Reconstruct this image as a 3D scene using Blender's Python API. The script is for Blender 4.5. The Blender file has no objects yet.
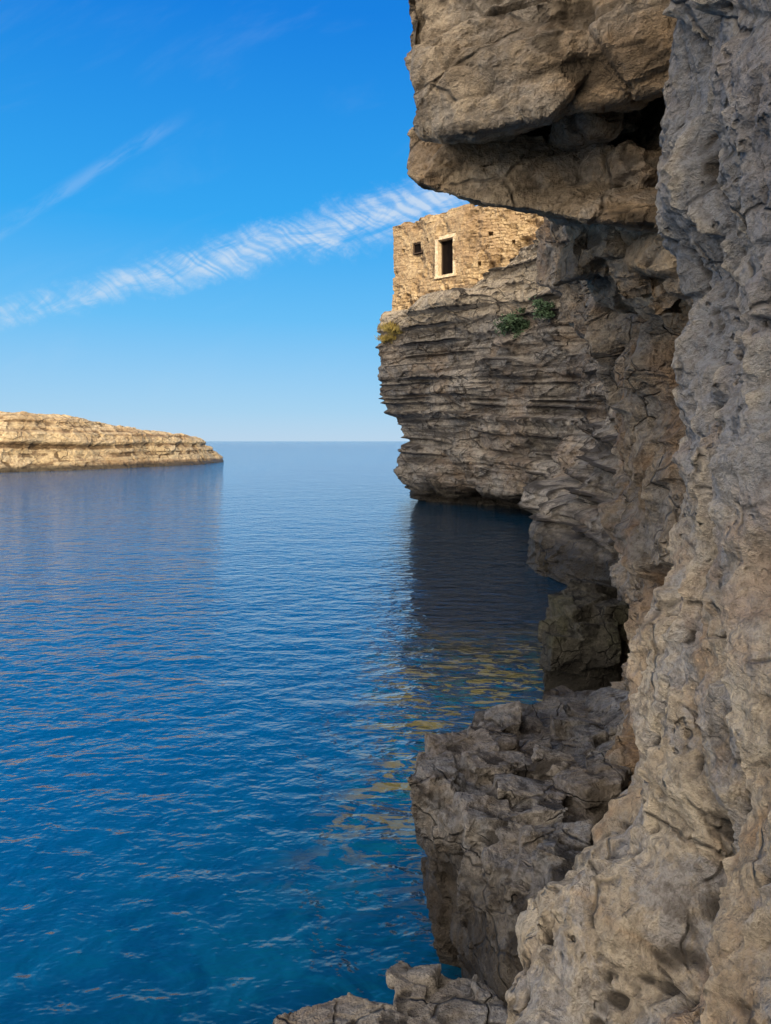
import bpy, bmesh, math, random
import numpy as np
from mathutils import Vector
random.seed(4); rng=np.random.default_rng(7)
scene=bpy.context.scene; col=scene.collection
K=740.0; CZ=4.0
def P(px,py,Y): return ((px-385.5)*Y/K, Y, CZ+(441-py)*Y/K)

# ---------------------------------------------------------------- noise
def h3(ix,iy,iz,seed):
    h=(ix.astype(np.int64)*374761393+iy.astype(np.int64)*668265263+iz.astype(np.int64)*1440662683+seed*1274126177)&0xffffffff
    h=((h^(h>>13))*1274126177)&0xffffffff
    h=((h^(h>>15))*2246822519)&0xffffffff
    h=h^(h>>16)
    return h.astype(np.float64)/4294967295.0
def vnoise(p,seed=0):
    i=np.floor(p); f=p-i; i=i.astype(np.int64); f=f*f*f*(f*(f*6-15)+10)
    r=np.zeros(len(p))
    for a in (0,1):
        wx=f[:,0] if a else 1-f[:,0]
        for b in (0,1):
            wy=f[:,1] if b else 1-f[:,1]
            for c in (0,1):
                wz=f[:,2] if c else 1-f[:,2]
                r+=wx*wy*wz*h3(i[:,0]+a,i[:,1]+b,i[:,2]+c,seed)
    return r*2-1
def fbm(p,oct=4,seed=0,gain=.5):
    r=0;a=1;q=p.copy()
    for k in range(oct):
        r=r+a*vnoise(q,seed+k*17); q=q*2.03+11.3; a*=gain
    return r
def ridge(p,oct=4,seed=0):
    r=0;a=1;q=p.copy()
    for k in range(oct):
        r=r+a*(1-2*np.abs(vnoise(q,seed+k*13))); q=q*2.1+7.7; a*=.5
    return r*.5
def facet(p,s,an,seed,tilt=1.2,crack=.08,warp=.25,blend=.14,cw=.08):
    """tilted flat facets, one per random cell, meeting at short slopes and thin cracks"""
    q=p/s; q=q.copy(); q[:,2]*=an
    w=np.stack([fbm(q*.9+5,2,seed+31),fbm(q*.9+25,2,seed+32),fbm(q*.9+45,2,seed+33)],1)
    q=q+warp*w
    i=np.floor(q).astype(np.int64); n=len(q)
    F1=np.full(n,9.); F2=np.full(n,9.); R1=np.zeros(n); R2=np.zeros(n)
    for a in (-1,0,1):
        for b in (-1,0,1):
            for c in (-1,0,1):
                x=i[:,0]+a;y=i[:,1]+b;z=i[:,2]+c
                dx=q[:,0]-x-h3(x,y,z,seed);dy=q[:,1]-y-h3(x,y,z,seed+1);dz=q[:,2]-z-h3(x,y,z,seed+2)
                l=np.sqrt(dx*dx+dy*dy+dz*dz)
                cand=l<F2
                if not cand.any(): continue
                xi,yi,zi=x[cand],y[cand],z[cand]
                r=(h3(xi,yi,zi,seed+5)-.5)*.6+tilt*(dx[cand]*(h3(xi,yi,zi,seed+6)-.5)+dy[cand]*(h3(xi,yi,zi,seed+7)-.5)+dz[cand]*(h3(xi,yi,zi,seed+8)-.5))
                rf=np.zeros(n); rf[cand]=r
                m=l<F1; m2=cand&~m
                F2=np.where(m,F1,np.where(m2,l,F2)); R2=np.where(m,R1,np.where(m2,rf,R2))
                F1=np.where(m,l,F1); R1=np.where(m,rf,R1)
    e=F2-F1; wgt=.5+.5*np.clip(e/blend,0,1)
    return (R1*wgt+R2*(1-wgt)-crack*np.clip(1-e/cw,0,1))*s
# ---------------------------------------------------------------- mesh helpers
def new_obj(name,me,mat=None,parent=None):
    o=bpy.data.objects.new(name,me); col.objects.link(o)
    if mat: me.materials.append(mat)
    if parent: o.parent=parent
    return o
def tag(o,label=None,cat=None,group=None,kind=None):
    if label:o['label']=label
    if cat:o['category']=cat
    if group:o['group']=group
    if kind:o['kind']=kind
    return o
def mesh_np(name,V,F,cav=None,smooth=True):
    me=bpy.data.meshes.new(name)
    F=np.asarray(F,np.int32)
    me.vertices.add(len(V)); me.vertices.foreach_set('co',np.asarray(V,np.float32).ravel())
    me.loops.add(F.size); me.loops.foreach_set('vertex_index',F.ravel())
    me.polygons.add(len(F)); me.polygons.foreach_set('loop_start',np.arange(0,F.size,F.shape[1],dtype=np.int32))
    me.polygons.foreach_set('loop_total',np.full(len(F),F.shape[1],np.int32))
    me.update(); me.validate()
    if cav is not None:
        a=me.attributes.new('cav','FLOAT','POINT'); a.data.foreach_set('value',np.asarray(cav,np.float32))
    me.polygons.foreach_set('use_smooth',np.full(len(me.polygons),smooth))
    return me
def resample(G,nC):
    d=np.linalg.norm(np.diff(G,axis=1),axis=2)
    cam=np.array([0,0,CZ]); mid=(G[:,1:]+G[:,:-1])/2
    w=(d/np.maximum(np.linalg.norm(mid-cam,axis=2),.8)).mean(0)+1e-6
    s=np.concatenate([[0],np.cumsum(w)]); t=np.linspace(0,s[-1],nC)
    out=np.zeros((G.shape[0],nC,3))
    for r in range(G.shape[0]):
        for k in range(3): out[r,:,k]=np.interp(t,s,G[r,:,k])
    return out
def loft(G,nR,nC,smooth=6):
    G=np.array(G,float)
    A=resample(G,nC); B=resample(A.transpose(1,0,2),nR).transpose(1,0,2)
    for _ in range(smooth):
        B[1:-1]=(B[:-2]+2*B[1:-1]+B[2:])/4
        B[:,1:-1]=(B[:,:-2]+2*B[:,1:-1]+B[:,2:])/4
    return B
def grid_normals(B):
    du=np.gradient(B,axis=1); dv=np.gradient(B,axis=0)
    n=np.cross(du,dv); n/=np.maximum(np.linalg.norm(n,axis=2,keepdims=True),1e-9)
    if (n*(np.array([-3,0,CZ])-B)).sum(2).mean()<0: n=-n
    return n
def grid_faces(R,C):
    i=np.arange(R*C).reshape(R,C)
    return np.stack([i[:-1,:-1].ravel(),i[:-1,1:].ravel(),i[1:,1:].ravel(),i[1:,:-1].ravel()],1)
def loft_rock(name,G,nR,nC,disp,mat,smooth=6,flatz=0.,flat=False,nsm=16):
    B=loft(G,nR,nC,smooth); n=grid_normals(B)
    for _ in range(nsm):
        n[1:-1]=(n[:-2]+n[1:-1]+n[2:])/3; n[:,1:-1]=(n[:,:-2]+n[:,1:-1]+n[:,2:])/3
    n[...,2]*=(1-flatz)
    n/=np.maximum(np.linalg.norm(n,axis=2,keepdims=True),.3)
    p=B.reshape(-1,3); d=disp(p)
    V=p+n.reshape(-1,3)*d[:,None]
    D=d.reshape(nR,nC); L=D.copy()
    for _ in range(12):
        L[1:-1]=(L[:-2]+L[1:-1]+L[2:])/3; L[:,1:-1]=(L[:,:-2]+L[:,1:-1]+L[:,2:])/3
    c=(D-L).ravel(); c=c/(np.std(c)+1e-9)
    return new_obj(name,mesh_np(name,V,grid_faces(nR,nC),cav=c,smooth=not flat),mat)
def hull_rock(name,hulls,voxel,disp,mat,flat=False,sm=2):
    me=bpy.data.meshes.new(name); bm=bmesh.new()
    for pts in hulls:
        vs=[bm.verts.new(p) for p in pts]
        r=bmesh.ops.convex_hull(bm,input=vs)
        bad=[g for g in r['geom_interior']+r['geom_unused'] if isinstance(g,bmesh.types.BMVert)]
        if bad: bmesh.ops.delete(bm,geom=list(set(bad)),context='VERTS')
    bmesh.ops.recalc_face_normals(bm,faces=bm.faces[:])
    bm.to_mesh(me); bm.free()
    o=bpy.data.objects.new(name+'_base',me); col.objects.link(o)
    m=o.modifiers.new('r','REMESH'); m.mode='VOXEL'; m.voxel_size=voxel
    if sm: s=o.modifiers.new('s','SMOOTH'); s.factor=.5; s.iterations=sm
    dg=bpy.context.evaluated_depsgraph_get(); me2=bpy.data.meshes.new_from_object(o.evaluated_get(dg))
    bpy.data.objects.remove(o); bpy.data.meshes.remove(me)
    me2.name=name
    n=len(me2.vertices); p=np.zeros(n*3,np.float32); me2.vertices.foreach_get('co',p); p=p.reshape(-1,3).astype(float)
    nn=np.zeros(n*3,np.float32); me2.vertex_normals.foreach_get('vector',nn); nn=nn.reshape(-1,3)
    r=disp(p)
    d,c=r if isinstance(r,tuple) else (r,r)
    V=p+nn*d[:,None]
    print('hull',name,n)
    me2.vertices.foreach_set('co',V.astype(np.float32).ravel())
    a=me2.attributes.new('cav','FLOAT','POINT'); a.data.foreach_set('value',(c/(np.std(c)+1e-6)).astype(np.float32))
    me2.polygons.foreach_set('use_smooth',np.full(len(me2.polygons),not flat)); me2.update()
    return new_obj(name,me2,mat)
# ---------------------------------------------------------------- materials
class NT:
    def __init__(s,tree): s.t=tree; s.n=tree.nodes; s.l=tree.links
    def node(s,typ,**kw):
        n=s.n.new(typ)
        for k,v in kw.items(): setattr(n,k,v)
        return n
    def set(s,inp,v):
        if isinstance(v,bpy.types.NodeSocket): s.l.new(v,inp)
        elif v is not None: inp.default_value=v
    def math(s,op,a,b=None,c=None,clamp=False):
        n=s.node('ShaderNodeMath',operation=op,use_clamp=clamp)
        for i,v in enumerate((a,b,c)): s.set(n.inputs[i],v)
        return n.outputs[0]
    def vmul(s,v,k):
        n=s.node('ShaderNodeVectorMath',operation='MULTIPLY'); s.set(n.inputs[0],v); n.inputs[1].default_value=k; return n.outputs[0]
    def vadd(s,a,b):
        n=s.node('ShaderNodeVectorMath',operation='ADD'); s.set(n.inputs[0],a); s.set(n.inputs[1],b); return n.outputs[0]
    def noise(s,vec,scale,detail=5,rough=.55,dist=0,out='Fac'):
        n=s.node('ShaderNodeTexNoise'); s.set(n.inputs['Vector'],vec); n.inputs['Scale'].default_value=scale
        n.inputs['Detail'].default_value=detail; n.inputs['Roughness'].default_value=rough; n.inputs['Distortion'].default_value=dist
        return n.outputs[out]
    def rng(s,v,a,b,c=0.,d=1.,smooth=True):
        n=s.node('ShaderNodeMapRange'); n.interpolation_type='SMOOTHSTEP' if smooth else 'LINEAR'
        s.set(n.inputs[0],v)
        for i,x in enumerate((a,b,c,d)): n.inputs[i+1].default_value=x
        return n.outputs[0]
    def mix(s,f,a,b,mode='MIX'):
        n=s.node('ShaderNodeMix',data_type='RGBA',blend_type=mode)
        s.set(n.inputs[0],f)
        for i,v in ((6,a),(7,b)):
            if isinstance(v,tuple): v=(*v,1)
            s.set(n.inputs[i],v)
        return n.outputs[2]
def new_mat(name):
    m=bpy.data.materials.new(name); m.use_nodes=True; m.node_tree.nodes.clear(); g=NT(m.node_tree)
    out=g.node('ShaderNodeOutputMaterial'); b=g.node('ShaderNodeBsdfPrincipled'); g.l.new(b.outputs[0],out.inputs[0])
    return m,g,b
def rock_mat(name,base,light,dark,stain,size=1.,strata=.5,stain_amt=.5,wet=.5,bump=.6,cracks=.6,cs=2.2,zgrad=None,squash=3.,grey=None,wetc=(.03,.026,.02),csq=1.,warp=.35,cavd=.85,pit=0.,sdist=.5):
    m,g,b=new_mat(name)
    geo=g.node('ShaderNodeNewGeometry'); pos=geo.outputs['Position']
    sp=g.vmul(pos,(1/size,)*3); st=g.vmul(pos,(.25/size,.25/size,squash/size))
    n1=g.noise(sp,.9,4,.6,.3); n2=g.noise(sp,3.5,6,.68,.5); n3=g.noise(sp,14,5,.72)
    c=g.mix(g.rng(n1,.38,.62),base,light)
    if grey: c=g.mix(g.math('MULTIPLY',g.rng(g.noise(sp,1.6,6,.68,.4),.46,.57),grey[1]),c,grey[0])
    c=g.mix(g.math('MULTIPLY',g.rng(n2,.52,.66),.7),c,dark)
    c=g.mix(g.math('MULTIPLY',g.rng(g.noise(sp,6,4,.6),.54,.66),.6),c,light)
    sn=g.noise(st,1.,4,.65,sdist)
    c=g.mix(g.math('MULTIPLY',g.rng(sn,.46,.62),strata),c,dark)
    c=g.mix(g.math('MULTIPLY',g.rng(g.noise(sp,.55,5,.62,.8),.48,.60),stain_amt),c,stain)
    z=g.node('ShaderNodeSeparateXYZ'); g.l.new(pos,z.inputs[0])
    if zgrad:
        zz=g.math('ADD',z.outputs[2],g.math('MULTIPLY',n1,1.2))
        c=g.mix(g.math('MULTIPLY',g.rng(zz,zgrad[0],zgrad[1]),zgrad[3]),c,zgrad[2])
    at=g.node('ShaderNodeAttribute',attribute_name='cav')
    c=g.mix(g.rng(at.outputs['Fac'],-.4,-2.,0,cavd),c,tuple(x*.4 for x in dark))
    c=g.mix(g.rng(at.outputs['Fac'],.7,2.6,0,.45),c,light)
    c=g.mix(g.rng(n3,.36,.58,.5,0),c,dark)
    h=g.math('ADD',g.math('MULTIPLY',n2,1.3),g.math('MULTIPLY',n3,.8))
    h=g.math('ADD',h,g.math('MULTIPLY',g.noise(sp,45,4,.7),.4))
    if pit>0:
        pv=g.node('ShaderNodeTexVoronoi',feature='F1'); pv.inputs['Scale'].default_value=7.; g.l.new(g.vadd(sp,g.vmul(g.noise(sp,5,3,.6,0,'Color'),(.25,)*3)),pv.inputs['Vector'])
        pm=g.math('MULTIPLY',g.rng(pv.outputs['Distance'],.30,.08),g.rng(g.noise(sp,1.7,3,.6),.46,.6))
        c=g.mix(g.math('MULTIPLY',pm,pit*.8),c,tuple(x*.5 for x in dark)); h=g.math('SUBTRACT',h,g.math('MULTIPLY',pm,pit*1.6))
    if cracks>0:
        wv=g.vadd(g.vmul(sp,(1,1,csq)),g.vmul(g.noise(sp,1.6,3,.6,0,'Color'),(warp,)*3))
        vo=g.node('ShaderNodeTexVoronoi',feature='DISTANCE_TO_EDGE'); vo.inputs['Scale'].default_value=cs; g.l.new(wv,vo.inputs['Vector'])
        ck=g.math('MULTIPLY',g.rng(vo.outputs['Distance'],.035,.0),g.rng(g.noise(sp,1.3,3,.6),.44,.56))
        c=g.mix(g.math('MULTIPLY',ck,cracks),c,tuple(x*.35 for x in dark))
        h=g.math('SUBTRACT',h,g.math('MULTIPLY',ck,cracks*1.2))
    zz=g.math('SUBTRACT',z.outputs[2],g.math('MULTIPLY',n2,wet*.9))
    w=g.rng(zz,wet*.75,-.05*wet)
    c=g.mix(g.math('MULTIPLY',w,.88),c,wetc)
    g.l.new(c,b.inputs['Base Color'])
    g.set(b.inputs['Roughness'],g.math('SUBTRACT',.93,g.math('MULTIPLY',w,.45)))
    b.inputs['Specular IOR Level'].default_value=.2
    h=g.math('ADD',h,g.math('MULTIPLY',sn,strata))
    bp=g.node('ShaderNodeBump'); bp.inputs['Strength'].default_value=bump; bp.inputs['Distance'].default_value=.13*size
    g.l.new(h,bp.inputs['Height']); g.l.new(bp.outputs[0],b.inputs['Normal'])
    return m
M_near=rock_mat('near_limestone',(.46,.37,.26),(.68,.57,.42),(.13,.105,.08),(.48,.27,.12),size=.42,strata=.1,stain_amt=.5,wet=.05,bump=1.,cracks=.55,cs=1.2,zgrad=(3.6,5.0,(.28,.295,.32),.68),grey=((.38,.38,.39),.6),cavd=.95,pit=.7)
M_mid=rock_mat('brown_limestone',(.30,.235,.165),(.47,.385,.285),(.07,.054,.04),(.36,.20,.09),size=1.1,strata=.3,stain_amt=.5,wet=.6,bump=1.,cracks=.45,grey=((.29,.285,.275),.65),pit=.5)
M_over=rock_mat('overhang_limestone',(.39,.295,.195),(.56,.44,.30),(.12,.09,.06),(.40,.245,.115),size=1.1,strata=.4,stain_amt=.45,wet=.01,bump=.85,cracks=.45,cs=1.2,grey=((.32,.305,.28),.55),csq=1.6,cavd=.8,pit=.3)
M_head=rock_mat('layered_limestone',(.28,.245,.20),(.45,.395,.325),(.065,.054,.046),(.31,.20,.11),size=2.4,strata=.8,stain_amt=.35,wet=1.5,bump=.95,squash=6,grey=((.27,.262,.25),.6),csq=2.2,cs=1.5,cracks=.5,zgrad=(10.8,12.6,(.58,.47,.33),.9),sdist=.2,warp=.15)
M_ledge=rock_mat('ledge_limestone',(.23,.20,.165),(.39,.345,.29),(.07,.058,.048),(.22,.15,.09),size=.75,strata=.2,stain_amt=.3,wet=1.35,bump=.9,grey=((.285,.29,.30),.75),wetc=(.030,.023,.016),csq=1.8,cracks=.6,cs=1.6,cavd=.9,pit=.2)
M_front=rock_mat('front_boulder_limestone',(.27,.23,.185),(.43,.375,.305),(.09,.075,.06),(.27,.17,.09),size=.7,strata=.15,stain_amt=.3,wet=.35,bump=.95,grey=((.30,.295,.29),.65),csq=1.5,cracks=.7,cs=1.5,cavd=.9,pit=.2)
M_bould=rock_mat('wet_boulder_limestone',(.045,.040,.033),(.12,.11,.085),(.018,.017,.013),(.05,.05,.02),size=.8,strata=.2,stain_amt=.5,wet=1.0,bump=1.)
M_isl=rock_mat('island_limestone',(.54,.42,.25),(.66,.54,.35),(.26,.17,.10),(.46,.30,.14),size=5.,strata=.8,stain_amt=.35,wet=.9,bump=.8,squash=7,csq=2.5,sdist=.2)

# ---------------------------------------------------------------- sea
m_sea,g,b=new_mat('sea_water')
geo=g.node('ShaderNodeNewGeometry'); pos=geo.outputs['Position']
pn=g.vmul(pos,(1.,1.4,1.))
w0=g.noise(pn,.13,2,.5,.2); w1=g.noise(pn,.6,2,.5,.2); w2=g.noise(pn,2.4,3,.52,.3); w3=g.noise(pn,7,2,.5,.2)
h=g.math('ADD',g.math('MULTIPLY',w1,.10),g.math('ADD',g.math('MULTIPLY',w2,.068),g.math('MULTIPLY',w3,.014)))
h=g.math('ADD',h,g.math('MULTIPLY',w0,.08))
sx=g.node('ShaderNodeSeparateXYZ'); g.l.new(pos,sx.inputs[0])
bp=g.node('ShaderNodeBump'); bp.inputs['Strength'].default_value=1.; g.l.new(g.rng(sx.outputs[1],60,400,1.,4.5,False),bp.inputs['Distance'])
g.l.new(h,bp.inputs['Height']); g.l.new(bp.outputs[0],b.inputs['Normal'])
dist=g.math('ADD',sx.outputs[1],g.math('MULTIPLY',sx.outputs[0],-1.))
near=g.rng(dist,13,2)
bed=g.noise(pos,1.2,6,.65,.8)
deepn=g.noise(pos,.25,3,.5)
teal=g.mix(g.rng(bed,.43,.57),(.002,.066,.098),(.001,.026,.045))
deep=g.mix(deepn,(.0,.064,.18),(.0,.092,.235))
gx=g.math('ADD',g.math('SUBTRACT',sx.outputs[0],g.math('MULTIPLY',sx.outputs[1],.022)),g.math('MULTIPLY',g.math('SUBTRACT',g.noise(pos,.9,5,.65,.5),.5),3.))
grass=g.math('MULTIPLY',g.math('MULTIPLY',g.rng(gx,-.4,.6),g.rng(sx.outputs[1],8.5,14)),g.rng(sx.outputs[1],56,50))  # grass marks the cliff shade over the cove, not a seagrass bottom
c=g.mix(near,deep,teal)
c=g.mix(g.math('MULTIPLY',grass,.92),c,(.0006,.013,.026))  # cove shade put into the water's base colour
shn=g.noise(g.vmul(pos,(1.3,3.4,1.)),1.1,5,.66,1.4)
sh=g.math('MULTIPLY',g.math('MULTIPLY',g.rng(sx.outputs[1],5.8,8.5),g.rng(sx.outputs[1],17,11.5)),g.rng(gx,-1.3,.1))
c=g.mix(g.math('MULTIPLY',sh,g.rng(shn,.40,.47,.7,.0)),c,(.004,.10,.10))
c=g.mix(g.math('MULTIPLY',sh,g.rng(shn,.505,.57,.0,.95)),c,(.20,.165,.045))  # golden reflection glints painted into the colour of the shallows
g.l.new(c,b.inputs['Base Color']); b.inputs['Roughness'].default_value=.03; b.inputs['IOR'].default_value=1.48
bm=bmesh.new(); vs=[bm.verts.new(v) for v in ((-20000,-300,0),(20000,-300,0),(20000,30000,0),(-20000,30000,0))]; bm.faces.new(vs)
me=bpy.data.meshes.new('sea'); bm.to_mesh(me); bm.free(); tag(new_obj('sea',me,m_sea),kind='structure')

# ---------------------------------------------------------------- headland
Zs=[-1,0,.8,1.25,2,4,6,8,10,11,11.8,12.5]
Xc=[2.9,2.6,1.9,1.4,1.2,1.25,.55,-.4,-.65,-.73,-.45,.2]
cave=[4.5,4.5,4.2,.2,0,0,0,0,0,0,0,0]
T=[14,13,12.6,12.5,12.5,12.2,15.5,17,17,17,17]
G=[]
for i,(z,xc) in enumerate(zip(Zs,Xc)):
    k=max(0,min(1,(z-2)/6.)); cv=cave[i]; kl=max(0,min(1,(z-2.5)/1.5))
    xy=[(9,68),(xc+3,58),(xc+.8,53),(xc,50.3),(xc+1.6+cv*.25,47.6),(5.3-.9*k+cv,43.5),(7.6+1.9*k+cv,36),(6.6+1.2*kl+1.4*k+cv*.25,29),(6.0+.8*kl+2.2*k,24),(6+3*k,19),(8,14)]
    G.append([(x,y,(z if z<5 else 5+(z-5)*(T[j]-5)/7.5)) for j,(x,y) in enumerate(xy)])
last=G[-1]
G.append([(x+(3 if j<5 else 3.2),y+(2.5 if j<5 else 5),z+(.3 if j<5 else 2.3)) for j,(x,y,z) in enumerate(last)])
G.append([(x+14,y+9,z+(1. if j<5 else 1.5)) for j,(x,y,z) in enumerate(last)])
def layers(zz,lst,sharp=.18):
    out=[]
    for t,a,s in lst:
        u=zz/t;i=np.floor(u).astype(np.int64);f=u-i
        A=h3(i,i*0,i*0,s)-.5;B=h3(i+1,i*0,i*0,s)-.5; k=np.clip((f-(1-sharp))/sharp,0,1); out.append(a*(A*(1-k)+B*k))
    return out
def gaps(zz,t,a,s,w=.14):
    u=zz/t;i=np.floor(u).astype(np.int64);f=np.abs(u-i-.5)
    return -a*np.clip(1-f/w,0,1)*(h3(i,i*0,i*0,s)>.4)
def d_head(p):
    zz=p[:,2]+.09*fbm(p*.2,2,3)-.07*(p[:,1]-47)
    q=p*np.array([.35,.35,.5])
    l=layers(zz,((1.9,.9,5),(1.0,.85,9),(.42,.26,12)),.15)
    m=np.clip(vnoise(q*1.1,83)*1.6+.5,0,1)
    d=l[0]*(.7+.8*vnoise(q,77))+l[1]*(.6+1.2*vnoise(q*1.3,78))+l[2]*(.4+1.3*vnoise(q*2.2,79))+gaps(zz,.9,.42,14,.11)*m+gaps(zz+.2,1.9,.6,15,.07)*m
    pp=p.copy(); pp[:,2]-=.07*(p[:,1]-47)
    d+=.24*facet(pp,2.6,1.6,21,.7,.22,warp=.08)+.26*facet(pp,1.2,1.9,22,.6,.28,warp=.06,blend=.08)+.18*facet(pp,.5,1.8,23,.8,.2,warp=.08)+.35*fbm(p*.2,3,8)
    hol=vnoise(p*np.array([.28,.28,.55])+9,81); d-=1.1*np.clip(hol-.3,0,1)
    low=np.clip(1-(p[:,2]-.9)/1.2,0,1); d-=1.1*low*np.clip(vnoise(p*np.array([.45,.45,.3]),85),0,1)
    corner=np.clip(1-np.abs(p[:,1]-50.3)/2.5,0,1)
    return d*(1-.35*corner)
head=tag(loft_rock('headland',G,720,820,d_head,M_head,4,flatz=.8,flat=True),kind='structure')

# ---------------------------------------------------------------- mid cliff
Z2=[-1,0,1,2,3.3,4.4,5.25,5.95,6.65,7.35,8,10,13,16,17]
X2=[3.9,3.94,4.0,4.04,4.22,4.08,3.85,3.5,3.2,2.87,2.9,3.3,4.2,5,6.5]
G=[]
for z,x in zip(Z2,X2):
    pe=385.5+x*K/13
    pe2=min(pe,640)
    x10=(pe2+22-385.5)*10/K; x7=(max(pe2+30,640)-385.5)*7.5/K; x5=(702-385.5)*5/K
    if z>9: x10+=(z-9)*.25; x7+=(z-9)*.3; x5+=(z-9)*.3
    if z<3: x7-=.2*(3-z)/3
    G.append([(x+7,26,z),(x+4,18,z),(x+.9,14.2,z),(x,13,z),(x10,10,z),(x7,7.5,z),(x5,5,z),(2.9,3,z),(4,0,z)])
G.append([(a+8,b,17.2) for a,b,c in G[-1]])
def d_mid(p):
    q=p.copy(); q[:,2]*=.3
    d=.32*facet(p,1.6,1.1,41,1.2,.12)+.34*facet(p,.6,1.3,42,1.3,.18)+.28*facet(p,.22,1.2,43,1.3,.15)
    d+=.20*fbm(p*.6,3,44)+.12*ridge(p*1.4,4,45)
    d-=.5*np.clip(vnoise(q*1.2,51)-.1,0,1)
    d-=.5*np.clip(vnoise(p*2.1,52)-.25,0,1)
    return d
tag(loft_rock('cliff',G,840,800,d_mid,M_mid,4,flat=True),kind='structure')

# ---------------------------------------------------------------- near wall
rows=[(600,-700,3.4),(655,-350,3.4),(682,-120,3.3),(686,0,3.2),(696,60,3.2),(690,120,3.2),(686,190,3.2),(692,240,3.15),(712,290,3.1),(712,400,3.05),(704,500,3.),(690,560,3.),(670,620,3.),(654,700,2.95),(632,770,2.9),(580,835,2.85),(556,915,2.8),(514,955,2.75),(518,1024,2.7),(500,1150,2.7),(470,1560,2.7),(460,1800,2.7)]
G=[]
for px,py,Y in rows:
    x,y,z=P(px,py,Y)
    y1=Y*.74; x1=(px+46-385.5)*y1/K
    y2=Y*.5; x2=(max(px+105,700)-385.5)*y2/K
    x2=max(x2,.5)
    G.append([(x+3,y+2.2,z),(x+1.,y+1.,z),(x+.22,y+.3,z),(x,y,z),(x1,y1,z),(x2,y2,z),(max(x2,.62),.8,z),(max(x2,.7),0,z),(1.3,-1.5,z),(4,-3,z)])
G=G[::-1]
dents=[]
for px,py,Y,r,a in ((736,548,1.9,.08,.17),(756,640,1.75,.07,.14),(712,470,2.2,.05,.07),(700,262,2.9,.13,.13),(712,320,2.7,.12,.10),(724,180,2.1,.06,.06),(700,610,2.3,.05,.07),(660,780,2.3,.07,.07),(745,760,1.6,.06,.08),(620,905,2.2,.06,.06),(755,330,1.8,.05,.06),(690,860,1.9,.05,.06)):
    dents.append((P(px,py,Y),r,a))
def d_near(p):
    v=p*np.array([1,1,.5])
    d=.09*fbm(v*1.3,2,61)+.09*ridge(v*2.3,2,62)+.05*ridge(p*np.array([1,1,.7])*6,3,58)
    d+=.25*facet(p,.5,.6,63,1.4,.12,blend=.05,cw=.035,warp=.15)+.27*facet(p,.19,.8,64,1.4,.15,blend=.07,cw=.05,warp=.15)+.26*facet(p,.08,1.05,65,1.35,.14,blend=.1,warp=.15)+.20*facet(p,.033,1.,69,1.3,.12)
    d-=.24*np.clip(vnoise(p*np.array([2.8,2.8,1.9]),66)-.2,0,1)
    pn_=vnoise(p*8,67)*.7+vnoise(p*19,68)*.4; d-=.10*np.clip(pn_-.32,0,1)
    wv=p+.05*np.stack([vnoise(p*6,1),vnoise(p*6,2),vnoise(p*6,3)],1)
    for c,r,a in dents:
        rr=((wv-np.array(c))*np.array([1,.6,.8])/r); d-=a*np.exp(-(rr*rr).sum(1)**2*.6)
    return d*.95
tag(loft_rock('rock_wall',G,1200,820,d_near,M_near,4,flat=True),kind='structure')

# ---------------------------------------------------------------- overhang
def block(c,sx,sy,sz,rot,tilt=.12):
    ca,sa=math.cos(rot),math.sin(rot); out=[]; tx,ty=random.uniform(-tilt,tilt),random.uniform(-tilt,tilt)
    for a in (-1,1):
        for b_ in (-1,1):
            for c_ in (-1,1):
                x=a*sx*random.uniform(.6,1);y=b_*sy*random.uniform(.6,1);z=c_*sz*random.uniform(.8,1)
                out.append((c[0]+x*ca-y*sa,c[1]+x*sa+y*ca,c[2]+z+x*tx+y*ty))
    for _ in range(3):
        x=random.uniform(-1.1,1.1)*sx;y=random.uniform(-1.1,1.1)*sy;out.append((c[0]+x*ca-y*sa,c[1]+x*sa+y*ca,c[2]+random.uniform(-.6,.6)*sz))
    return out
def back(pts,dx,dy,k=1.0): return pts+[(x+dx,y+dy,4+(z-4)*((y+dy)/y)*k) for x,y,z in pts]
up=[P(403,-260,5.7),P(403,20,5.6),P(404,66,5.6),P(413,92,5.6),P(428,130,5.5),P(470,132,5.2),P(548,110,5.0),P(600,60,5.0),P(640,-20,5),P(640,-300,5)]
up2=[P(470,30,5.5),P(560,104,5.2),P(640,95,4.9),P(700,80,4.6),P(720,-300,4.6),P(560,-300,5.2)]
lo1=[P(410,128,6.),P(406,168,6.),P(430,190,5.8),P(470,201,5.7),P(522,208,5.6),P(560,203,5.7),P(600,130,6.0),P(566,105,6.1),P(470,118,6.)]
lo2=[P(510,198,5.75),P(540,212,5.5),P(600,217,5.3),P(690,226,4.9),P(690,196,5.2),P(612,190,5.7)]
lo3=[P(540,90,6.4),P(720,80,5.7),P(720,215,5.7),P(540,200,6.4)]
wl=[P(550,205,6.6),P(710,200,5.5),P(572,250,7.0),P(600,300,7.4),P(710,340,6.2),P(710,205,5.4)]
HB=[back(up,1.1,3),back(up2,.6,2),back(lo1,.9,2.4,1.03),back(lo2,.8,2.2,1.03),back(lo3,.5,1.5),back(wl,.8,1.8)]
st_=random.getstate(); random.seed(11)
for (px,py,Y,sx,sy,sz,rt_) in ((600,124,5.6,.30,.3,.12,.3),(600,172,5.95,.28,.3,.14,.5),(645,176,5.5,.2,.3,.12,.2),(675,140,5.5,.2,.3,.25,.1),(620,240,6.1,.3,.3,.2,.2),(650,270,6.0,.25,.3,.25,.6),(590,255,6.8,.3,.3,.2,.1),(670,215,5.6,.25,.3,.2,.4),(680,270,5.4,.2,.3,.3,.2)):
    HB.append(block(P(px,py,Y+.1),sx,sy,sz,rt_,.25))
random.setstate(st_)
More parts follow.
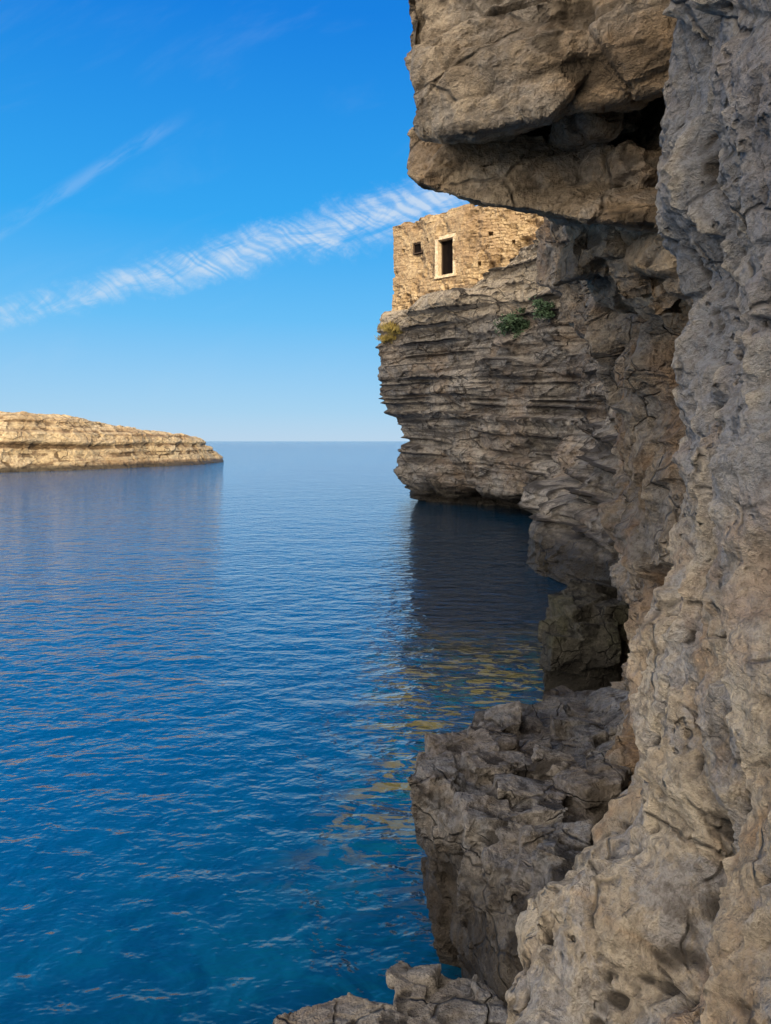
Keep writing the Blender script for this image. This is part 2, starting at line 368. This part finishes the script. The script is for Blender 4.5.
def d_over(p):
    f=.15*facet(p,.42,1.8,72,1.1,.18,cw=.05,warp=.12,blend=.06)+.14*facet(p,.16,1.5,73,1.2,.14,blend=.1)+.12*facet(p,.07,1.4,77,1.2,.12)
    d=.17*facet(p,1.3,2.0,71,1.1,.14,cw=.03,warp=.12,blend=.05)+f
    zz=p[:,2]+.12*fbm(p*.8,2,80)
    return d+.02*fbm(p*.9,3,74)+.02*ridge(p*2.5,3,76)+gaps(zz,.52,.06,79,.06)*np.clip(vnoise(p*1.1,84)+.5,0,1),f
tag(hull_rock('overhang',HB,.02,d_over,M_over,flat=True,sm=1),kind='structure')

# ---------------------------------------------------------------- ledge
def down(pts,z,dx=0,dy=0): return pts+[(x+dx,y+dy,z) for x,y,_ in pts]
def sink(pts,dz): return [(x,y,z-dz) for x,y,z in pts]
topc=[P(420,768,5.9),P(474,722,7.7),P(545,700,9.3),P(618,706,8.6),P(650,770,6.2),P(560,818,5.3),P(468,826,5.4),P(432,810,5.65)]
L1=down(sink([(x+.04,y+.04,z) for x,y,z in topc],.16),.8,.12,.05)
L2=down([P(432,845,5.8),P(462,862,5.45),P(480,775,8),P(560,745,9),P(640,770,7),P(600,850,5.2)],-1,.12,.12)
L3=down([P(474,890,5.2),P(500,880,5.0),P(580,870,4.7),P(590,940,4.2),P(500,960,4.6),P(460,945,5.2)],-1,.0,.0)
L4=down([P(585,695,8.6),P(610,685,8.6),P(660,695,7.6),P(650,740,7),P(600,750,7.2)],-.5)
H=[L1,L2,L3,L4]
tc_=np.array(topc); 
Amat=np.c_[tc_[:,0],tc_[:,1],np.ones(len(tc_))]; coef=np.linalg.lstsq(Amat,tc_[:,2],rcond=None)[0]
def inside(x,y):
    c=False; pts=topc[:]; j=len(pts)-1
    for i in range(len(pts)):
        xi,yi=pts[i][:2];xj,yj=pts[j][:2]
        if (yi>y)!=(yj>y) and x<(xj-xi)*(y-yi)/(yj-yi)+xi: c=not c
        j=i
    return c
yy_=5.35
while yy_<9.2:
    sy=random.uniform(.13,.28); xx=.1+random.uniform(0,.15)
    while xx<3.2:
        sx_=random.uniform(.13,.36)
        cx,cy=xx+sx_,yy_+sy
        if inside(cx,cy):
            z=coef[0]*cx+coef[1]*cy+coef[2]
            H.append(block((cx,cy,z-.09+random.uniform(-.09,.10)),sx_*.98,sy*.98,random.uniform(.10,.15),random.uniform(-.4,.4),.30))
        xx+=sx_*1.9
    yy_+=sy*1.85
def edge_blocks(pts,n,smin,smax,dz):
    pts=np.array(pts)
    for k in range(n):
        t=(k+random.random())/n*(len(pts)-1)*.999; i=int(t); c=pts[i]+(pts[i+1]-pts[i])*(t-i); s=random.uniform(smin,smax)
        H.append(block((c[0]+s*.7,c[1]+s*.5,c[2]+random.uniform(*dz)),s,s*.9,s*random.uniform(.3,.6),random.uniform(-.6,.9),.28))
edge_blocks([P(420,776,5.85),P(422,812,5.75),P(428,845,5.75)],10,.12,.24,(-.05,.03))
edge_blocks([P(434,865,5.8),P(436,905,5.75),P(444,950,5.65)],10,.13,.25,(-.05,.05))
edge_blocks([P(434,822,5.6),P(470,836,5.35),P(520,842,5.15),P(565,835,4.95)],14,.12,.24,(-.12,.02))
edge_blocks([P(460,872,5.35),P(500,882,4.95),P(560,874,4.65)],14,.12,.24,(-.08,.08))
edge_blocks([P(464,910,5.25),P(500,912,4.85),P(560,900,4.5)],12,.12,.24,(-.08,.08))
edge_blocks([P(464,945,5.2),P(500,942,4.8),P(560,930,4.45)],12,.14,.26,(-.08,.08))
edge_blocks([P(430,762,6.2),P(474,726,7.7),P(545,704,9.3),P(600,708,8.8)],12,.14,.30,(-.12,-.02))
edge_blocks([P(600,710,8.4),P(620,710,8.2),P(640,730,7.4),P(630,755,6.6)],10,.16,.32,(-.1,.06))
def d_ledge(p):
    f=.12*facet(p,.25,1.5,82,1.1,.24,blend=.06,cw=.05,warp=.1)+.12*facet(p,.1,1.4,83,1.2,.18,blend=.08,warp=.1)+.10*facet(p,.045,1.2,86,1.2,.12)
    d=.07*facet(p,.6,2.0,81,1.0,.2,cw=.04,warp=.1)+f
    return d+.008*fbm(p*2.5,3,84),f
tag(hull_rock('ledge',H,.0165,d_ledge,M_ledge,flat=True,sm=1),kind='structure')

def mk(seed,s=1.):
    def f(p):
        f_=.13*facet(p,.2*s,1.3,seed+1,1.2,.22,cw=.05,warp=.1,blend=.06)+.13*facet(p,.08*s,1.2,seed+2,1.2,.16)+.10*facet(p,.035*s,1.2,seed+3,1.2,.12)
        d=.09*facet(p,.5*s,1.3,seed,1.2,.12)+f_
        return d+.008*s*fbm(p*2/s,3,seed+3),f_
    return f
def fr_blocks(x0,x1,y0,y1,z0,z1,n,seed):
    s=random.getstate(); random.seed(seed)
    o=[block((random.uniform(x0,x1),random.uniform(y0,y1),random.uniform(z0,z1)),random.uniform(.08,.2),random.uniform(.08,.16),random.uniform(.04,.08),random.uniform(-.6,.8),.35) for _ in range(n)]
    random.setstate(s); return o
o=hull_rock('boulder',[down([P(278,1018,4.6),P(300,1006,4.65),P(345,994,4.75),P(385,1002,4.75),P(412,1016,4.5),P(420,1110,3.9),P(300,1110,3.9)],-.6,-.05,0)]+fr_blocks(-.58,.05,4.1,4.7,.24,.40,26,5),.0125,mk(101),M_front,flat=True,sm=1)
tag(o,'low grey-brown boulder at the bottom edge, leftmost rock standing out of the water','boulder')
o=hull_rock('boulder',[down([P(398,1008,4.6),P(420,996,4.8),P(458,980,4.95),P(505,982,4.9),P(560,1010,4.4),P(560,1110,3.8),P(410,1110,3.9)],-.6)]+fr_blocks(.12,.85,4.3,4.92,.32,.46,26,6),.0125,mk(121),M_front,flat=True,sm=1)
tag(o,'grey boulder at the bottom edge wedged between the low boulder and the pale rock wall','boulder')
o=hull_rock('boulder',[down([P(545,606,11.6),P(575,598,12.),P(618,600,12.),P(622,650,11),P(590,645,10.8),P(545,645,11.)],-.6,-.06,-.1),
    block(P(575,612,11.3),.42,.35,.3,.5,.3),block(P(600,645,10.9),.35,.35,.35,-.3,.3),block(P(562,655,10.9),.32,.3,.3,.2,.3),block(P(592,596,11.6),.3,.35,.22,.7,.3),block(P(608,620,11.1),.3,.3,.3,.2,.3),block(P(554,630,11.2),.2,.25,.2,.9,.3),block(P(585,632,10.8),.2,.2,.14,.3,.3)],.02,mk(141,1.3),M_bould,flat=True,sm=1)
tag(o,'nearly black blocky boulder at the foot of the cliff beyond the ledge','boulder')

# ---------------------------------------------------------------- plateau (unseen mainland, its heights shaped to shade the cliffs)
def box(x0,x1,y0,y1,z0,z1,z1r=None):
    z1r=z1 if z1r is None else z1r
    return [(x,y,z) for x,zt in ((x0,z1),(x1,z1r)) for y in (y0,y1) for z in (z0,zt)]
big=[(1.5,5.8,9),(1.6,5.2,12),(2.6,4,8.5),(2.6,4,13),(5,4,8.5),(5,4,13),(5,10,8.5),(5,10,13),(2.2,9,9),(2.4,9,13)]
hl=[big,box(11,60,8,34,-1,16),box(4.2,13,2,9.5,-1,23.2,24.2),box(12,24,-6,11,-1,23.9,27.5),box(23,60,-25,11,-1,27,28),box(-14,90,-95,-75,-1,40)]  # last block added far behind the camera to keep sun off the rocks
tag(hull_rock('shading_plateau',hl,.5,lambda p:.3*facet(p,4,2,91)+.4*fbm(p*.2,3,92)-.3,M_head),kind='structure')

# ---------------------------------------------------------------- island
prof=[(-420,400,477),(-200,403,476),(-60,407,474),(0,410,473),(40,412,471.5),(60,414,471),(75,417,470.5),(100,420,469.5),(125,425,468.5),(150,429,467),(175,432,466),(200,437,464.5),(214,446,463.2),(222,456,462.3)]
G=[[],[],[],[],[],[],[]]
for px,pt,pw in prof:
    Y=2960/(pw-441); x,y,_=P(px,pw,Y); 
    zt=CZ+(441-pt)*(Y+6)/K-.3
    G[0].append((x,Y-.6,-1)); G[1].append((x,Y,0)); G[2].append((x-.3,Y+1.2,.32*zt)); G[3].append((x-.6,Y+2.4,.62*zt)); G[4].append((x-1,Y+4,.88*zt)); G[5].append(((x-1.5),Y+6,zt)); G[6].append((x-8,Y+30,zt*.93))
for r in G:
    x,y,z=r[-1]; r.append((x-.5,y+4,z)); r.append((x-8,y+16,z*.9)); r.append((x-40,y+50,z*.8))
def d_isl(p):
    zz=p[:,2]+.35*fbm(p*.05,2,3)+.02*p[:,0]
    q=p*np.array([.1,.1,.3])
    l=layers(zz,((1.6,.9,5),(.6,.7,6)),.3); d=l[0]*(.8+.5*vnoise(q,7))+l[1]*(.7+.8*vnoise(q*2,8))
    d=d+.16*facet(p,5,1.5,151,1.2,.1)+.26*facet(p,1.8,1.4,152,1.2,.14)+.35*fbm(p*.12,3,153)+.12*fbm(p*.8,3,154)
    return d*np.clip((p[:,2]+1)/2,.2,1)*.9
tag(loft_rock('island',G,260,900,d_isl,M_isl,2,flatz=.8,flat=True),kind='structure')

# ---------------------------------------------------------------- building
m_wall,g,b=new_mat('yellow_masonry')
geo=g.node('ShaderNodeNewGeometry'); pos=geo.outputs['Position']
n1=g.noise(pos,.7,6,.6,.3); n2=g.noise(pos,5,8,.7)
ca=g.node('ShaderNodeAttribute',attribute_name='stone')
c=g.mix(g.rng(ca.outputs['Fac'],0,1,smooth=False),(.34,.24,.135),(.50,.38,.23))
c=g.mix(g.math('MULTIPLY',g.rng(n1,.43,.60),.7),c,(.29,.195,.11))
c=g.mix(g.rng(n2,.43,.64,0,.7),c,(.17,.115,.07))
ck=g.node('ShaderNodeAttribute',attribute_name='cav')
c=g.mix(g.rng(ck.outputs['Fac'],-.02,-.07,0,.6),c,(.12,.085,.055))
g.l.new(c,b.inputs['Base Color']); b.inputs['Roughness'].default_value=.95
bp=g.node('ShaderNodeBump'); bp.inputs['Strength'].default_value=1.; bp.inputs['Distance'].default_value=.2
g.l.new(g.math('ADD',n2,g.math('MULTIPLY',g.noise(pos,18,4,.7),.3)),bp.inputs['Height']); g.l.new(bp.outputs[0],b.inputs['Normal'])
m_trim,g,b=new_mat('pale_dressed_stone')
geo=g.node('ShaderNodeNewGeometry'); n=g.noise(geo.outputs['Position'],6,6,.7)
g.l.new(g.mix(g.rng(n,.35,.65),(.40,.31,.20),(.62,.51,.36)),b.inputs['Base Color']); b.inputs['Roughness'].default_value=.95
bp=g.node('ShaderNodeBump'); bp.inputs['Distance'].default_value=.1; g.l.new(n,bp.inputs['Height']); g.l.new(bp.outputs[0],b.inputs['Normal'])
A=np.array([.5,52.]);Bp=np.array([5.4,47.7]);Cp=np.array([12.,46.6])
L1_=np.linalg.norm(Bp-A);L2_=np.linalg.norm(Cp-Bp)
def u_of(px):
    k=(px-385.5)/K
    t=(k*A[1]-A[0])/((Bp-A)[0]-k*(Bp-A)[1])
    if t<=1: return t*L1_
    t=(k*Bp[1]-Bp[0])/((Cp-Bp)[0]-k*(Cp-Bp)[1]); return L1_+t*L2_
def z_of(u,py):
    q=A+(Bp-A)*u/L1_ if u<L1_ else Bp+(Cp-Bp)*(u-L1_)/L2_
    return CZ+(441-py)*q[1]/K
us=np.arange(0,L1_+L2_,.045); nz=190
topu=[u_of(x) for x in (393,412,440,455,462,470,476,500,520,545,560)]
topz=[z_of(u_of(x),y) for x,y in ((393,226),(412,221),(440,212),(455,209),(462,206),(470,203),(476,205),(500,205),(520,202),(545,200),(560,200))]
o1=np.stack([us,us*0,us*0],1)
tz=np.interp(us,topu,topz)+.07*np.round(vnoise(o1*1.6,5)*1.5)+.10*vnoise(o1*3.1,6)*np.clip(us/4-.8,0.2,1)
zf=np.linspace(0,1,nz)
U,ZF=np.meshgrid(us,zf); ZZ=11.+(tz[None,:]-11.)*ZF
p0=np.where(U[...,None]<L1_,A+(Bp-A)*(U/L1_)[...,None],Bp+(Cp-Bp)*((U-L1_)/L2_)[...,None])
n1v=np.array([-(Bp-A)[1],(Bp-A)[0]]); n1v=-n1v/np.linalg.norm(n1v)
n2v=np.array([-(Cp-Bp)[1],(Cp-Bp)[0]]); n2v=-n2v/np.linalg.norm(n2v)
if n1v[1]>0:n1v=-n1v
if n2v[1]>0:n2v=-n2v
kk=np.clip((U-L1_+.3)/.6,0,1)[...,None]; nv=n1v*(1-kk)+n2v*kk
flat=np.stack([U.ravel(),ZZ.ravel(),U.ravel()*0],1)
ch=.22; zc=(ZZ.ravel()+.07*vnoise(flat*1.3,3)+.03*vnoise(flat*4,33))/ch; ri=np.floor(zc).astype(np.int64); rf=zc-ri
wd=.24+.28*h3(ri,ri*0,ri*0,4); uc=U.ravel()/wd+h3(ri,ri*0,ri*0,5)*7+.35*vnoise(flat*2.5,6); ci=np.floor(uc).astype(np.int64); cf=uc-ci
edge=np.minimum(np.minimum(rf,1-rf)*ch,np.minimum(cf,1-cf)*wd)
mort=np.clip(1-edge/.045,0,1)*(vnoise(flat*2.2,41)*.4+.6)
stone=h3(ri,ci,ri*0,9)
low=np.clip((15.4-ZZ.ravel())/1.5,0,1)
rough=.8+1.1*np.clip((U.ravel()-L1_+.5)/2,0,1)+.8*low
D=((stone-.5)*.08-mort*.05)*rough+.07*fbm(flat*1.5,3,10)*rough+.18*vnoise(flat*.5,12)
erode=np.clip(fbm(flat*.9,4,14)-.25,0,1)*.45*rough; D-=erode
D+=low*.15
D-=.45*np.clip(fbm(flat*np.array([.6,1.2,1]),3,15)-.2,0,1)*low
Uf=U.ravel();Zf=ZZ.ravel()
ops=[(438.5,454,238.5,275.5,.62),(411.5,420,242.5,253,.5),(414.5,419,262,267,.35),(401,403.5,249,252,.35),(489,493,232,236,.4),(512,515,240,244,.4),(478,481,262,266,.35),(427,429,238,241,.3)]
for a,b2,c2,d2,dep in ops:
    ua,ub=u_of(a),u_of(b2); um=(ua+ub)/2; zt,zb=z_of(um,c2),z_of(um,d2)
    ins=(Uf>ua)&(Uf<ub)&(Zf>zb)&(Zf<zt); D=np.where(ins,-dep,D)
X=p0.reshape(-1,2)+nv.reshape(-1,2)*D[:,None]
V=np.concatenate([X,ZZ.reshape(-1,1)],1); F=grid_faces(nz,len(us))
nb=len(V); R,Cn=nz,len(us)
top=V.reshape(R,Cn,3)[-1].copy(); bk=top.copy(); bk[:,:2]-=nv.reshape(R,Cn,2)[-1]*.8; bk2=bk.copy(); bk2[:,2]=11
ext=np.concatenate([bk,bk2]); V=np.concatenate([V,ext]); ti=np.arange((R-1)*Cn,R*Cn)
F=np.concatenate([F,np.stack([ti[:-1],ti[1:],nb+np.arange(1,Cn),nb+np.arange(Cn-1)],1),np.stack([nb+np.arange(Cn-1),nb+np.arange(1,Cn),nb+Cn+np.arange(1,Cn),nb+Cn+np.arange(Cn-1)],1)])
rr=np.arange(0,7,.12); zc2=V.reshape(-1,3)[:R*Cn].reshape(R,Cn,3)[:,0]
S=np.zeros((R,len(rr),3)); 
for j,r_ in enumerate(rr):
    S[:,j]=zc2; S[:,j,0]+=r_*.35; S[:,j,1]+=r_*.93
    if j: S[:,j,:2]+=(rng.random((R,1))-.5)*.05; S[:,j,2]+=(0-.02*r_)*zf
nb=len(V); V=np.concatenate([V,S.reshape(-1,3)]); F=np.concatenate([F,grid_faces(R,len(rr))+nb])
V=V-np.array([A[0],A[1],11])
me=mesh_np('wall',V,F)
cv=np.zeros(len(V),np.float32); cv[:R*Cn]=(-mort*.06-erode*.12); stn=np.full(len(V),.5,np.float32); stn[:R*Cn]=stone
a=me.attributes.new('cav','FLOAT','POINT'); a.data.foreach_set('value',cv)
a=me.attributes.new('stone','FLOAT','POINT'); a.data.foreach_set('value',stn)
me.polygons.foreach_set('use_smooth',np.full(len(me.polygons),False))
root=bpy.data.objects.new('stone_building',None); col.objects.link(root); root.location=(A[0],A[1],11)
tag(root,'roofless yellow-brown stone building with a tall dark window on the clifftop','building')
new_obj('wall',me,m_wall,root)
m_dark,g,b=new_mat('dark_weathered_wood')
geo=g.node('ShaderNodeNewGeometry'); n=g.noise(geo.outputs['Position'],8,5,.6)
g.l.new(g.mix(n,(.02,.013,.009),(.06,.035,.02)),b.inputs['Base Color']); b.inputs['Roughness'].default_value=.9
m_inshade,g,b=new_mat('interior_shade')
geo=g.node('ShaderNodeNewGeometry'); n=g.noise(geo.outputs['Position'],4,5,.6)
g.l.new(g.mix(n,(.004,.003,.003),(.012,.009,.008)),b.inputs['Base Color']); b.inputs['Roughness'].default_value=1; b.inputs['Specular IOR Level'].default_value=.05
dv=(Bp-A)/L1_
def wbox(bm,u0,u1,z0,z1,d0,d1):
    vs=[]
    for u in (u0,u1):
        for z in (z0,z1):
            for d in (d0,d1):
                q=A+dv*u+n1v*d; vs.append(bm.verts.new((q[0]-A[0],q[1]-A[1],z-11)))
    for f in ((0,1,3,2),(4,6,7,5),(0,4,5,1),(2,3,7,6),(0,2,6,4),(1,5,7,3)): bm.faces.new([vs[i] for i in f])
def wpart(name,boxes,mat,parent):
    bm=bmesh.new()
    for q in boxes: wbox(bm,*q)
    bmesh.ops.recalc_face_normals(bm,faces=bm.faces[:]); me=bpy.data.meshes.new(name); bm.to_mesh(me); bm.free()
    return new_obj(name,me,mat,parent)
def window(a,b2,c2,d2,dep):
    ua,ub=u_of(a),u_of(b2);um=(ua+ub)/2;zt,zb=z_of(um,c2),z_of(um,d2)
    shade_sheet=wpart('window_shade_sheet',[(ua-.03,ub+.03,zb-.03,zt+.03,-dep+.12,-dep+.08)],m_inshade,root)  # near-black sheet in place of the unlit room's shade
    t=.07
    fr=[(ua,ua+t,zb,zt,-dep+.24,-dep+.14),(ub-t,ub,zb,zt,-dep+.24,-dep+.14),(ua+t,ub-t,zt-t,zt,-dep+.24,-dep+.14),(ua+t,ub-t,zb,zb+t,-dep+.24,-dep+.14)]
    wpart('window_frame',fr,m_dark,shade_sheet)
    return ua,ub,zb,zt
ua,ub,zb,zt=window(438.5,454,238.5,275.5,.55)
wpart('lintel',[(ua-.24,ub+.24,zt-.03,zt+.2,.12,-.3)],m_trim,root)
wpart('jamb',[(ua-.22,ua+.02,zb+.045,zt-.035,.11,-.3)],m_trim,root)
wpart('jamb',[(ub-.02,ub+.18,zb+.045,zt-.035,.11,-.3)],m_trim,root)
wpart('window_sill',[(ua-.24,ub+.22,zb-.14,zb+.04,.15,-.3)],m_trim,root)
window(411.5,420,242.5,253,.42)

# ---------------------------------------------------------------- plants
def leaf_mat(name,c1,c2):
    m,g,b=new_mat(name); geo=g.node('ShaderNodeNewGeometry')
    g.l.new(g.mix(g.rng(g.noise(geo.outputs['Position'],3,4,.7),.35,.65),c1,c2),b.inputs['Base Color']); b.inputs['Roughness'].default_value=.8
    return m
m_green=leaf_mat('green_leaves',(.03,.06,.025),(.08,.13,.06)); m_dry=leaf_mat('dry_grass',(.45,.32,.07),(.28,.22,.06)); m_stem=leaf_mat('woody_stem',(.08,.05,.03),(.12,.08,.05))
bpy.context.view_layer.update()
def on_rock(px,py,off):
    d=Vector(P(px,py,1))-Vector((0,0,CZ)); d.normalize()
    ok,loc,nr,fi=head.ray_cast(Vector((0,0,CZ)),d)
    if not ok: return Vector(P(px,py,46))
    print('plant',px,py,tuple(loc)); return loc-d*off
def plant(name,label,cat,c,r,n,ls,mat,group=None,blade=False):
    rt=bpy.data.objects.new(name,None); col.objects.link(rt); rt.location=c; tag(rt,label,cat,group)
    V=[];F=[]
    cl=[(rng.normal(size=3)*np.array(r)*.55) for _ in range(14)]
    for i in range(n):
        q=cl[rng.integers(14)]+rng.normal(size=3)*np.array(r)*.22
        a=rng.normal(size=3); 
        if blade: a=a*np.array([.5,.5,.3])+np.array([0,0,1.])
        a/=np.linalg.norm(a); b_=np.cross(a,rng.normal(size=3)); b_/=np.linalg.norm(b_)
        l=ls*(.6+.8*rng.random()); w_=l*(.1 if blade else .45)
        k=len(V); V+= [q-b_*w_*.3,q+a*l*.5-b_*w_*.5,q+a*l,q+a*l*.5+b_*w_*.5]; F.append((k,k+1,k+2,k+3))
    new_obj('foliage',mesh_np('foliage',np.array(V),F,smooth=False),mat,rt)
    bm=bmesh.new()
    for i in range(6):
        e=Vector(cl[i]); s=Vector((e.x*.1,.3+e.y*.1,-r[2]*.6)); d=(e-s); 
        m_=bmesh.ops.create_cone(bm,segments=6,radius1=.04,radius2=.012,depth=d.length)
        qn=d.to_track_quat('Z','Y')
        for v in m_['verts']: v.co=qn@v.co+(s+e)/2
    me=bpy.data.meshes.new('stem'); bm.to_mesh(me); bm.free(); new_obj('stem',me,m_stem,rt)
plant('shrub','dark green shrub hanging on the cliff face right of the stone building','shrub',on_rock(520,325,.4),(1.0,.4,.6),2800,.18,m_green)
plant('shrub','small green shrub higher on the cliff, touching the larger dark green one','shrub',on_rock(543,311,.3),(.5,.35,.4),1000,.16,m_green)
plant('dry_grass','yellow dry grass tuft on the clifftop corner below the stone building','grass tuft',on_rock(400,334,.1)+Vector((0,0,.2)),(1.0,.5,.25),1800,.38,m_dry,blade=True)
plant('dry_grass','small yellow dry tuft at the outermost corner of the headland','grass tuft',on_rock(386,342,.1)+Vector((0,0,.1)),(.4,.4,.2),700,.32,m_dry,blade=True)

# ---------------------------------------------------------------- light
el=math.radians(15); az=math.radians(15)
v=Vector((math.sin(az)*math.cos(el),-math.cos(az)*math.cos(el),math.sin(el)))
sl=bpy.data.lights.new('sun','SUN'); sl.energy=5.; sl.angle=math.radians(.5); sl.color=(1,.79,.48)
so=bpy.data.objects.new('sun',sl); col.objects.link(so); so.rotation_euler=v.to_track_quat('Z','Y').to_euler(); so.location=(20,-40,40)
wd_=bpy.data.worlds.new('World'); scene.world=wd_; wd_.use_nodes=True; wd_.node_tree.nodes.clear(); g=NT(wd_.node_tree)
out=g.node('ShaderNodeOutputWorld'); bg=g.node('ShaderNodeBackground'); bg.inputs[1].default_value=.15; g.l.new(bg.outputs[0],out.inputs[0])
sky=g.node('ShaderNodeTexSky',sky_type='NISHITA'); sky.sun_disc=False; sky.sun_elevation=el; sky.sun_rotation=math.radians(165); sky.air_density=1.; sky.dust_density=.3; sky.ozone_density=2.
tc=g.node('ShaderNodeTexCoord'); s3=g.node('ShaderNodeSeparateXYZ'); g.l.new(tc.outputs['Generated'],s3.inputs[0])
ramp=g.node('ShaderNodeValToRGB'); g.l.new(s3.outputs[2],ramp.inputs[0]); cr=ramp.color_ramp; cr.interpolation='LINEAR'
stops=[(0,(.46,.65,.85)),(.04,(.34,.61,.87)),(.16,(.12,.50,.91)),(.28,(.02,.38,.89)),(.5,(.0,.215,.76)),(1,(.0,.11,.44))]
while len(cr.elements)<len(stops): cr.elements.new(.5)
for e,(p_,c_) in zip(cr.elements,stops): e.position=p_; e.color=(*c_,1)
blue=g.node('ShaderNodeVectorMath',operation='SCALE'); g.l.new(ramp.outputs[0],blue.inputs[0]); blue.inputs['Scale'].default_value=1/.15
base=g.mix(.94,sky.outputs[0],blue.outputs[0])
dt=g.node('ShaderNodeVectorMath',operation='DOT_PRODUCT'); g.l.new(tc.outputs['Generated'],dt.inputs[0]); Ld=Vector((-.5,-.6,.62)).normalized(); dt.inputs[1].default_value=Ld
sky_fill=g.math('MULTIPLY',g.rng(dt.outputs['Value'],.1,.95),g.rng(s3.outputs[1],.0,-.35))  # bright patch added to the unseen sky as fill for the shaded rock
base=g.mix(sky_fill,base,(29.,26.2,22.8))
yy=g.math('MAXIMUM',s3.outputs[1],.02); u=g.math('DIVIDE',s3.outputs[0],yy); vv=g.math('DIVIDE',s3.outputs[2],yy)
def band(u0,v0,u1,v1,w0,w1):
    L=math.hypot(u1-u0,v1-v0); cx,sx_=(u1-u0)/L,(v1-v0)/L
    du=g.math('SUBTRACT',u,u0); dv_=g.math('SUBTRACT',vv,v0)
    a=g.math('ADD',g.math('MULTIPLY',du,cx),g.math('MULTIPLY',dv_,sx_))
    c=g.math('SUBTRACT',g.math('MULTIPLY',dv_,cx),g.math('MULTIPLY',du,sx_))
    t=g.math('DIVIDE',a,L); w=g.math('ADD',w0,g.math('MULTIPLY',t,w1-w0))
    return a,c,t,g.math('DIVIDE',c,w)
def comb(x,y):
    n=g.node('ShaderNodeCombineXYZ'); g.set(n.inputs[0],x); g.set(n.inputs[1],y); return n.outputs[0]
a,c,t,r=band(-.535,.168,.10,.330,.015,.036)
wob=g.math('MULTIPLY',g.math('SUBTRACT',g.noise(comb(a,c),12,6,.75),.5),2.8); rr_=g.math('ABSOLUTE',g.math('ADD',r,wob))
env=g.rng(rr_,1.5,.0)
wc=g.math('MULTIPLY',g.math('SUBTRACT',g.noise(comb(a,c),16,2,.5),.5),.05)
ribc=g.math('ADD',g.math('ADD',a,g.math('MULTIPLY',c,.9)),wc)
rib=g.noise(comb(g.math('MULTIPLY',ribc,95),g.math('MULTIPLY',c,5)),1.,1,.4,0)
soft=g.noise(comb(g.math('MULTIPLY',a,9),g.math('MULTIPLY',c,30)),1.,8,.7,.9)
m1=g.math('MULTIPLY',env,g.math('ADD',g.math('MULTIPLY',g.rng(rib,.32,.66,.0,.55),g.rng(soft,.32,.6,.1,1.)),g.rng(soft,.34,.70,.03,.5)))
m1=g.math('MULTIPLY',m1,g.math('MULTIPLY',g.rng(t,1.12,.95),g.rng(t,.0,.9,.75,1.2)))
a,c,t,r=band(-.56,.262,-.28,.435,.012,.010)
n=g.noise(comb(g.math('MULTIPLY',a,9),g.math('MULTIPLY',c,40)),1.,5,.6,.5)
m2=g.math('MULTIPLY',g.math('MULTIPLY',g.rng(g.math('ABSOLUTE',g.math('ADD',r,g.math('SUBTRACT',n,.5))),1.5,0),g.rng(n,.35,.65)),.2)
m2=g.math('MULTIPLY',m2,g.rng(t,1.1,.8))
veil=g.noise(comb(g.math('MULTIPLY',g.math('ADD',u,vv),2.2),g.math('MULTIPLY',g.math('SUBTRACT',vv,g.math('MULTIPLY',u,.5)),9)),1.,6,.6,.6)
m3=g.math('MULTIPLY',g.rng(veil,.5,.8),.08)
mm=g.math('ADD',g.math('ADD',m1,m2),m3,clamp=True); mm=g.math('MULTIPLY',mm,g.rng(s3.outputs[1],.05,.3)); mm=g.math('MULTIPLY',mm,.75)
cc=g.mix(mm,base,(4.6,5.2,5.9)); g.l.new(cc,bg.inputs[0])

cam=bpy.data.cameras.new('camera'); co=bpy.data.objects.new('camera',cam); col.objects.link(co); co.location=(0,0,CZ); co.rotation_euler=(math.radians(90),0,0)
cam.sensor_fit='VERTICAL'; cam.sensor_height=36; cam.lens=36*K/1024; cam.shift_y=-71/1024; cam.clip_end=60000; cam.clip_start=.05
scene.camera=co
scene.view_settings.view_transform='Standard'; scene.view_settings.look='None'; scene.view_settings.exposure=0
